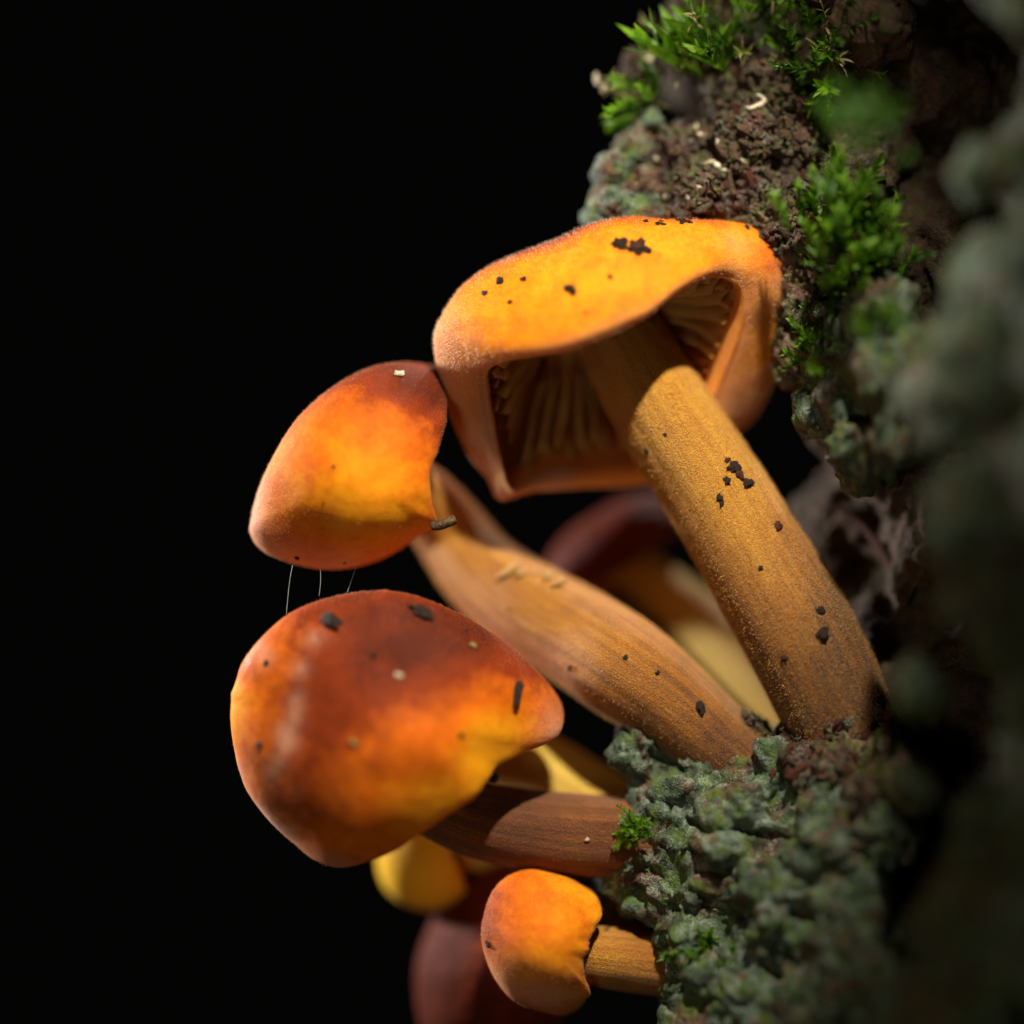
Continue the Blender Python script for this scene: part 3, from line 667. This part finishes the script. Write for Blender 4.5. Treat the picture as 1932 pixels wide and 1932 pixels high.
# ------------------------------------------------------------------ moss
def shoot_mesh(name, mat, seed, h=1.0, leaves=16, leaf=0.4, width=0.09, spread=0.7, curl=0.5):
    r = np.random.default_rng(seed); V = []; F = []
    bend = r.normal(0, 0.22, 2)
    def ax(t): return np.array([bend[0] * t * t * h, bend[1] * t * t * h, t * h])
    m = 7
    for i in range(m):                                  # the thin stalk
        c = ax(i / (m - 1)); w = 0.022 * (1 - 0.6 * i / (m - 1))
        for a in (0, 2.09, 4.19): V.append(c + w * np.array([math.cos(a), math.sin(a), 0]))
    for i in range(m - 1):
        for a in range(3): F.append((i * 3 + a, i * 3 + (a + 1) % 3, i * 3 + 3 + (a + 1) % 3, i * 3 + 3 + a))
    for k in range(leaves):
        t = 0.12 + 0.88 * k / leaves; a = k * 2.4 + r.normal(0, .25)
        L = leaf * (0.65 + 0.6 * r.random()) * (1.0 if t < .8 else .75); W = width * (0.7 + 0.6 * r.random())
        out = np.array([math.cos(a), math.sin(a), 0]); side = np.array([-math.sin(a), math.cos(a), 0])
        ang = spread * (1.1 - 0.6 * t) + r.normal(0, .12); cu = curl * r.normal(1, .5)
        p = ax(t); b = len(V); n = 5
        for i in range(n):
            s = i / (n - 1); w = W * (math.sin(math.pi * min(1, 0.18 + s * 0.82)) ** 0.8) * (1 - s * .35)
            if i == n - 1: w = 0.003
            V.append(p - side * w); V.append(p + out * 0.0 + np.array([0, 0, -w * .5])); V.append(p + side * w)
            th = ang + cu * s
            p = p + (out * math.sin(th) + np.array([0, 0, 1.0]) * math.cos(th)) * L / (n - 1)
        for i in range(n - 1):
            q = b + i * 3; F += [(q, q + 1, q + 4, q + 3), (q + 1, q + 2, q + 5, q + 4)]
    return mesh_data(name, np.array(V), F, mat)

SHOOTS = {
    'green': [shoot_mesh('shoot', M['moss'], s, 1.0, 18, .42, .075, .75, .35) for s in range(4)],
    'deep': [shoot_mesh('shoot', M['moss_dark'], 10 + s, 1.0, 18, .40, .065, .8, .35) for s in range(4)],
    'broad': [shoot_mesh('shoot', M['moss'], 20 + s, .8, 11, .75, .12, .55, .15) for s in range(3)],
    'dry': [shoot_mesh('shoot', M['moss_dry'], 30 + s, .9, 9, .50, .035, .9, 1.1) for s in range(4)],
}
def tuft(label, px, py, d, kinds, count, spread, size, up=(0, -.3, 1), fan=.45, group='moss tufts on the bark', seed=0):
    r = random.Random(seed + int(px)); base = P(px, py, d)
    root = thing('moss_tuft', base, label, 'moss', group)
    upv = Vector(up).normalized()
    for k in range(count):
        me = r.choice(SHOOTS[r.choice(kinds)])
        o = bpy.data.objects.new('shoot', me); link(o); o.parent = root
        off = Vector((r.gauss(0, spread[0]), r.gauss(0, spread[1]), r.gauss(0, spread[2])))
        d_ = (upv + Vector((r.gauss(0, fan), r.gauss(0, fan), r.gauss(0, fan))) + off * 0.45).normalized()
        o.location = off * U
        o.rotation_euler = (d_.to_track_quat('Z', 'Y') @ Vector((0, 0, 1)).rotation_difference(Vector((0, 0, 1)))).to_euler()
        o.rotation_euler.rotate_axis('Z', r.uniform(0, 6.28))
        s = size * r.uniform(.7, 1.25); o.scale = (s, s, s)
    return root
tuft('broad leaved bright moss tuft at the upper tip of the bark', 1325, 140, .4, ['broad'], 9, (.22, .2, .12), .95, (-.75, -.3, .8), .28, seed=1)
tuft('small pale tipped moss sprouting below the broad leaved tuft', 1225, 185, .8, ['green', 'dry'], 18, (.30, .2, .16), .66, (-.8, -.3, .5), .5, seed=2)
tuft('ragged dry moss fringe along the top of the bark knob', 1400, 55, .6, ['dry', 'green', 'green', 'deep'], 44, (.75, .3, .22), .62, (-.1, -.5, .7), .6, seed=3)
tuft('wispy dark moss with curled dry ends right of the hollow', 1560, 130, -.1, ['deep', 'green', 'dry'], 34, (.42, .3, .26), .75, (.2, -.6, .5), .6, seed=4)
tuft('dense bright green moss cushion right of the open cap', 1605, 480, -1.1, ['green', 'green', 'deep'], 60, (.38, .3, .45), .85, (.15, -.45, .9), .4, seed=5)
tuft('dry pale moss strands touching the edge of the open cap', 1520, 500, -.1, ['dry', 'dry', 'green'], 20, (.14, .2, .62), .5, (-.5, -.5, .5), .6, seed=6)
tuft('low green moss patch on the lichen lump', 1545, 660, -.8, ['green', 'deep'], 22, (.22, .2, .36), .48, (-.3, -.5, .8), .45, seed=7)
tuft('soft green moss clump on the shaded bark above the dense cushion', 1625, 255, -4.2, ['deep'], 22, (.34, .3, .30), .6, (-.1, -.5, .8), .5, seed=8)
tuft('short green moss on the shaded bark beside the lichen lump', 1700, 660, -3.0, ['green', 'deep'], 18, (.36, .3, .2), .55, (0, -.5, .8), .5, seed=9)
tuft('tiny bright moss tuft in a cleft beside the dark brown stem', 1195, 1572, -.7, ['green'], 26, (.14, .1, .10), .34, (-.5, -.5, .5), .5, seed=10)
tuft('flat moss patch under the lower lichen bark', 1325, 1795, -1.0, ['deep', 'green'], 26, (.26, .15, .16), .36, (-.2, -.7, .2), .5, seed=11)
tuft('short moss growing in the brown rotten wood crevice', 1640, 1460, -2.0, ['green', 'deep'], 12, (.2, .2, .22), .36, (0, -.5, .8), .5, seed=12)
tuft('dark moss tuft at the top edge of the tree bark above the dry fringe', 1600, 20, -.6, ['deep', 'dry'], 16, (.4, .3, .2), .6, (0, -.5, .8), .5, seed=13)

# ------------------------------------------------------------------ crumbs of soil and fibre
def pebble(seed, mat, stretch=(1, 1, 1), rough=.35, fine=False):
    bm = bmesh.new(); bmesh.ops.create_icosphere(bm, subdivisions=3 if fine else 2, radius=1)
    V = []
    for v in bm.verts:
        k = 1 + rough * noise.noise(v.co * 1.4 + Vector((seed * 3.1, seed, 0))) + rough * .6 * noise.noise(v.co * 3.0 + Vector((seed, 5, seed)))
        V.append(np.array(v.co) * k * np.array(stretch))
    F = [tuple(q.index for q in f.verts) for f in bm.faces]; bm.free()
    return mesh_data('crumb', np.array(V), F, mat)
PEB = {k: [pebble(s + i * 7, M[k], (1.15, .85, .6), .8, k in ('dirt', 'dirt_red')) for s in range(5)] for i, k in enumerate(('dirt', 'dirt_red', 'cream', 'olive', 'soil', 'brown', 'peel'))}

def speck(name, key, px, py, size, kind, label, cat, group=None, stretch=1.0, rot=None, lift=.25):
    loc, nor = on_surface(key, px, py)
    if loc is None: return None
    o = bpy.data.objects.new(name, random.choice(PEB[kind])); link(o)
    o.location = Vector(loc + nor * size * lift) * U
    q = Vector(nor).to_track_quat('Z', 'Y'); e = q.to_euler(); o.rotation_euler = e
    o.rotation_euler.rotate_axis('Z', random.uniform(0, 6.28) if rot is None else rot)
    o.scale = (size * stretch * U / U, size, size * .8)
    if label:
        o['label'] = label; o['category'] = cat
    if group: o['group'] = group
    return o

G = 'soil grains stuck to the mushrooms'
for k in range(15):
    a = random.uniform(0, 6.28); rr = random.random() ** .6
    speck('soil_grain', 'A_cap', 1200 + 42 * rr * math.cos(a), 464 + 20 * rr * math.sin(a), random.uniform(.045, .10), random.choice(['dirt', 'dirt', 'dirt_red']), 'dark soil grain in the cluster on top of the open cap', 'soil grain', 'clustered grains on the open cap')
for k in range(14):
    speck('soil_grain', 'A_cap', random.gauss(1275, 28), random.uniform(412, 424), random.uniform(.03, .06), 'dirt', 'tiny soil grain along the top ridge of the open cap', 'soil grain', 'grains on the ridge of the open cap')
for (x, y, s, lab) in [(1075, 545, .085, 'heart shaped dark grain alone midway across the open cap face'), (1082, 552, .05, 'tiny grain touching the heart shaped grain on the open cap face'),
                       (943, 531, .07, 'long dark speck on the open cap end above the sideways cap'), (988, 527, .05, 'dark speck between the long speck and the ridge of the open cap'),
                       (962, 570, .04, 'tiny speck on the rounded end of the open cap'), (915, 553, .05, 'tiny speck on the rounded end of the open cap'),
                       (1152, 523, .05, 'small dark speck below the soil cluster on the open cap'), (1105, 590, .03, 'faint speck just above the rim of the open cap'),
                       (1410, 430, .05, 'dark speck on the open cap shoulder facing the moss'), (1495, 560, .04, 'black speck on the open cap edge touching the dry moss')]:
    speck('soil_grain', 'A_cap', x, y, s, 'dirt', lab, 'soil grain', 'lone specks on the open cap')
G4 = 'dark grain in the group of five halfway along the thick straight stem'
for (x, y, s, kd, lab) in [(1385, 882, .10, 'dirt', G4), (1395, 895, .08, 'dirt_red', G4), (1410, 912, .09, 'dirt', G4), (1372, 908, .07, 'dirt', G4), (1372, 868, .05, 'dirt_red', G4),
                           (1358, 940, .06, 'dirt', 'grain of the touching pair below the group of five'), (1362, 950, .05, 'dirt', 'grain of the touching pair below the group of five'),
                           (1468, 992, .08, 'dirt_red', 'single reddish grain near the sunlit edge of the thick stem'), (1220, 852, .05, 'dirt', 'dark speck on the thick stem just below the cap shadow'),
                           (1436, 1072, .04, 'dirt', 'tiny speck alone on the lower half of the thick stem'), (1548, 1152, .07, 'dirt', 'dark grain just above the largest lump on the thick stem'),
                           (1552, 1198, .11, 'dirt', 'largest soil lump low on the thick straight stem'), (1255, 820, .03, 'dirt', 'minute speck beside the cap shadow on the thick stem'), (1480, 1240, .06, 'dirt_red', 'reddish grain near the foot of the thick stem')]:
    speck('soil_grain', 'A_stem', x, y, s, kd, lab.replace('sunlit', 'bright'), 'soil grain', 'grains on the thick straight stem')
speck('crumb', 'B_cap', 753, 706, .085, 'cream', 'tiny bright cream crumb on the sideways cap', 'crumb')
for (x, y, s) in [(630, 880, .03), (560, 1052, .04), (650, 1062, .03), (610, 948, .022)]:
    speck('soil_grain', 'B_cap', x, y, s, 'dirt', 'minute dark speck on the sideways cap', 'soil grain', 'specks on the sideways cap')
speck('soil_grain', 'C_cap', 627, 1172, .16, 'dirt', 'chunky black soil grain near the top of the glossy cap', 'soil grain')
speck('bark_flake', 'C_cap', 795, 1157, .12, 'dirt', 'dark brown bark flake on the upper ridge of the glossy cap', 'bark flake', None, 1.5, 2.5)
speck('bark_flake', 'C_cap', 977, 1305, .09, 'dirt', 'slender dark splinter on the right shoulder of the glossy cap', 'bark flake', None, 2.6, 1.0)
speck('crumb', 'C_cap', 893, 1219, .07, 'olive', 'yellowish crumb on the dark part of the glossy cap', 'crumb')
speck('crumb', 'C_cap', 752, 1276, .07, 'cream', 'pinkish pale crumb in the middle of the glossy cap', 'crumb')
speck('crumb', 'C_cap', 668, 1402, .07, 'olive', 'olive crumb low on the face of the glossy cap', 'crumb')
for (x, y, s) in [(705, 1237, .05), (490, 1405, .06), (502, 1252, .05), (870, 1388, .05), (1000, 1245, .05), (880, 1190, .03)]:
    speck('soil_grain', 'C_cap', x, y, s, 'dirt', 'small dark speck on the glossy red brown cap', 'soil grain', 'specks on the glossy cap')
speck('soil_grain', 'B_stem', 1322, 1335, .10, 'dirt', 'dark soil lump at the foot of the curved golden stem', 'soil grain')
for (x, y, s) in [(1075, 1260, .05), (960, 1150, .03), (1180, 1240, .04), (1240, 1270, .04)]:
    speck('soil_grain', 'B_stem', x, y, s, 'dirt', 'small dark speck on the curved golden stem', 'soil grain', 'specks on the curved golden stem')
for (x, y, s, st) in [(962, 1078, .10, 2.2), (985, 1083, .08, 1.6), (1035, 1088, .09, 1.8), (1056, 1100, .10, 1.8), (1010, 1080, .06, 2.0)]:
    so_, sb_ = STEMS['B']; o = speck('torn_skin', 'B_stem', x, y, s, 'peel', None, None, None, st, .8, .35)
    if o: o.parent = so_; o.location = o.location - Vector(sb_) * U
speck('soil_grain', 'D_cap', 922, 1782, .06, 'dirt', 'dark speck on the side of the small young cap', 'soil grain')
speck('bead', 'C_stem', 1108, 1584, .045, 'cream', 'minute shiny bead on the dark brown stem', 'bead')

def curl(name, pts, r, mat, label, cat, group=None, nseg=8, taper=True, base=None, kind=None):
    c = cr_open(np.array([[*P(*p), 1.0] for p in pts]), max(12, 6 * len(pts)))[:, :3]
    t = np.gradient(c, axis=0); t /= np.linalg.norm(t, axis=1)[:, None]
    s1 = np.cross(t, [0.1, 1, 0.2]); s1 /= np.linalg.norm(s1, axis=1)[:, None]; s2 = np.cross(t, s1)
    u = np.linspace(0, 1, len(c)); rad = r * (np.clip(np.sin(u * math.pi), 0.12, 1) ** .5 if taper else np.ones(len(c)))
    th = np.linspace(0, 2 * math.pi, nseg, endpoint=False)
    V = (c[:, None] + rad[:, None, None] * (np.cos(th)[None, :, None] * s1[:, None] + np.sin(th)[None, :, None] * s2[:, None]))
    V = V.reshape(-1, 3); fs = [tuple(f) for f in grid_faces(len(c), nseg)] + [tuple(range(nseg))[::-1], tuple(range((len(c) - 1) * nseg, len(c) * nseg))]
    return single(name, V, fs, mat, label, cat, group, kind)

def curl_on(key, pts, r, label, group, lift=.06, mat='cream'):
    q = []
    for (x, y) in pts:
        loc, nor = on_surface(key, x, y)
        if loc is None: continue
        loc = loc + nor * lift; p = to_px(loc); q.append((p[0], p[1], loc[1]))
    if len(q) >= 2: curl('fibre_curl', q, r, M[mat], label, 'fibre', group)
curl_on('upper', [(1405, 200), (1418, 208), (1434, 203), (1440, 188), (1430, 178)], .055, 'hook shaped cream fibre on the crumbly bark', None)
curl_on('upper', [(1330, 310), (1342, 305), (1352, 312), (1362, 322), (1374, 324)], .06, 'wavy cream fibre on the crumbly bark, just above the open cap', None)
curl_on('upper', [(1312, 235), (1320, 252), (1332, 258), (1340, 250)], .05, 'bent cream fibre in the middle of the crumbly bark', None)
for (x, y, s) in [(1347, 153, .14), (1172, 320, .13), (1355, 270, .07), (1402, 305, .07), (1255, 372, .06), (1322, 352, .08), (1300, 372, .07), (1240, 300, .06), (1450, 330, .05), (1200, 260, .06)]:
    speck('pale_crumb', 'upper', x, y, s, 'cream', 'pale cream crumb lodged in the crumbly brown bark', 'crumb', 'pale crumbs in the brown bark')
for (x, y, s) in [(1222, 118, .16), (1125, 150, .08), (1140, 165, .07), (1315, 45, .09), (1350, 20, .06), (1430, 30, .07)]:
    loc, nor = on_surface('top', x, y)
    if loc is None: loc = P(x, y, .9)
    o = bpy.data.objects.new('pale_crumb', random.choice(PEB['cream'])); link(o)
    o.location = Vector(loc) * U; o.scale = (s * 1.3, s, s * .7); o.rotation_euler = (random.random(), random.random() * 3, random.random())
    o['label'] = 'whitish lichen flake among the moss at the bark tip'; o['category'] = 'lichen flake'; o['group'] = 'lichen flakes among the moss'

# loose crumbs that make up the upper bark and the debris at the stem feet: parts of their bark plates
def crumbs(parent, key, region, count, size, kinds, seed):
    r = random.Random(seed); done = 0
    while done < count:
        x = r.uniform(region[0], region[2]); y = r.uniform(region[1], region[3])
        loc, nor = on_surface(key, x, y); done += 1
        if loc is None: continue
        s = r.uniform(*size)
        o = bpy.data.objects.new('crumb', r.choice(PEB[r.choice(kinds)])); link(o); o.parent = parent
        o.location = Vector(loc + nor * s * .3 - tree_base) * U
        o.rotation_euler = (r.uniform(0, 6), r.uniform(0, 6), r.uniform(0, 6)); o.scale = (s * r.uniform(.8, 1.8), s, s)
crumbs(upper_bark, 'upper', (1180, 110, 1560, 440), 300, (.05, .11), ['soil', 'soil', 'soil', 'dirt_red', 'soil', 'soil', 'brown', 'brown'], 3)
crumbs(debris_bark, 'debris', (1350, 1320, 1740, 1520), 110, (.05, .12), ['soil', 'dirt_red', 'soil'], 4)

def litter(parent, key, region, count, size, mat, seed):
    r = np.random.default_rng(seed); V = []; F = []
    base = [np.array(v.co) / U for v in PEB['soil'][0].vertices]; base = np.array(base); bf = np.array([tuple(p.vertices) for p in PEB['soil'][0].polygons])
    for k in range(count):
        loc, nor = on_surface(key, r.uniform(region[0], region[2]), r.uniform(region[1], region[3]))
        if loc is None: continue
        s_ = r.uniform(*size); q, _r = np.linalg.qr(r.normal(size=(3, 3)))
        F.append(bf + len(V) * len(base)); V.append((base * np.array([s_ * r.uniform(.7, 2.2), s_, s_])) @ q + loc + nor * s_ * .2)
    part('crumb_litter', np.vstack(V), np.vstack(F), mat, parent, tree_base, kind='stuff')
litter(upper_bark, 'upper', (1180, 110, 1560, 480), 1500, (.025, .055), M['soil'], 5)
litter(debris_bark, 'debris', (1350, 1320, 1740, 1520), 500, (.02, .05), M['soil'], 6)
# ------------------------------------------------------------------ small things
# splinter of wood at the rim of the sideways cap
curl('wood_splinter', [(816, 992, -.75), (830, 991, -.8), (845, 986, -.8), (859, 980, -.78)], .095, M['twig'], 'short brown wood splinter caught under the rim of the sideways cap', 'splinter', nseg=7, taper=False)
# dark beetle-like blob on the rim of the slick cap
o = bpy.data.objects.new('black_bead', pebble(5, M['black'], (1, 1, 1), .08)); link(o); o.location = Vector(P(931, 1468, -1.1)) * U; o.scale = (.11, .10, .10)
o['label'] = 'round black bead under the rim of the glossy cap'; o['category'] = 'bead'
# dead leaf scrap in the hollow
for k, (pts, lab) in enumerate([([(1660, 1190, -.2), (1690, 1160, -.1), (1715, 1120, 0), (1728, 1095, .1)], 'dry brown leaf scrap curled in the hollow'), ([(1560, 945, .9), (1620, 985, .8), (1670, 1050, .7), (1700, 1120, .6)], 'rust brown bark strip running down into the hollow')]):
    c = cr_open(np.array([[*P(*p), 1.0] for p in pts]), 24)[:, :3]
    w = np.sin(np.linspace(.15, 2.9, 24)) * (.16 if k == 0 else .10)
    sd = np.array([.6, -.45, .5]) / np.linalg.norm([.6, -.45, .5])
    rows = [c + sd * (w * f)[:, None] + np.array([0, -1, 0]) * (0.12 * (1 - f * f) * w)[:, None] + np.array([0, dy, 0]) for dy in (0, .03) for f in ((-1, -.4, .3, 1) if dy == 0 else (1, .3, -.4, -1))]
    V = np.array(rows).reshape(-1, 3)
    single('leaf_scrap' if k == 0 else 'bark_strip', V, grid_faces(8, 24, False), M['twig'] if k == 0 else M['dirt_red'], lab, 'leaf' if k == 0 else 'bark')
# threads of spider silk between two caps
for k, pts in enumerate([[(604, 1072, -.6), (605, 1095, -.62), (602, 1125, -.6)], [(672, 1070, -.5), (664, 1092, -.5), (655, 1118, -.55)], [(552, 1066, -.6), (546, 1100, -.6), (540, 1160, -.6)]]):
    curl('silk_thread', pts, .0026, M['silk'], 'fine spider silk thread strung between two caps', 'silk thread', 'silk threads between the caps', nseg=5, taper=False)
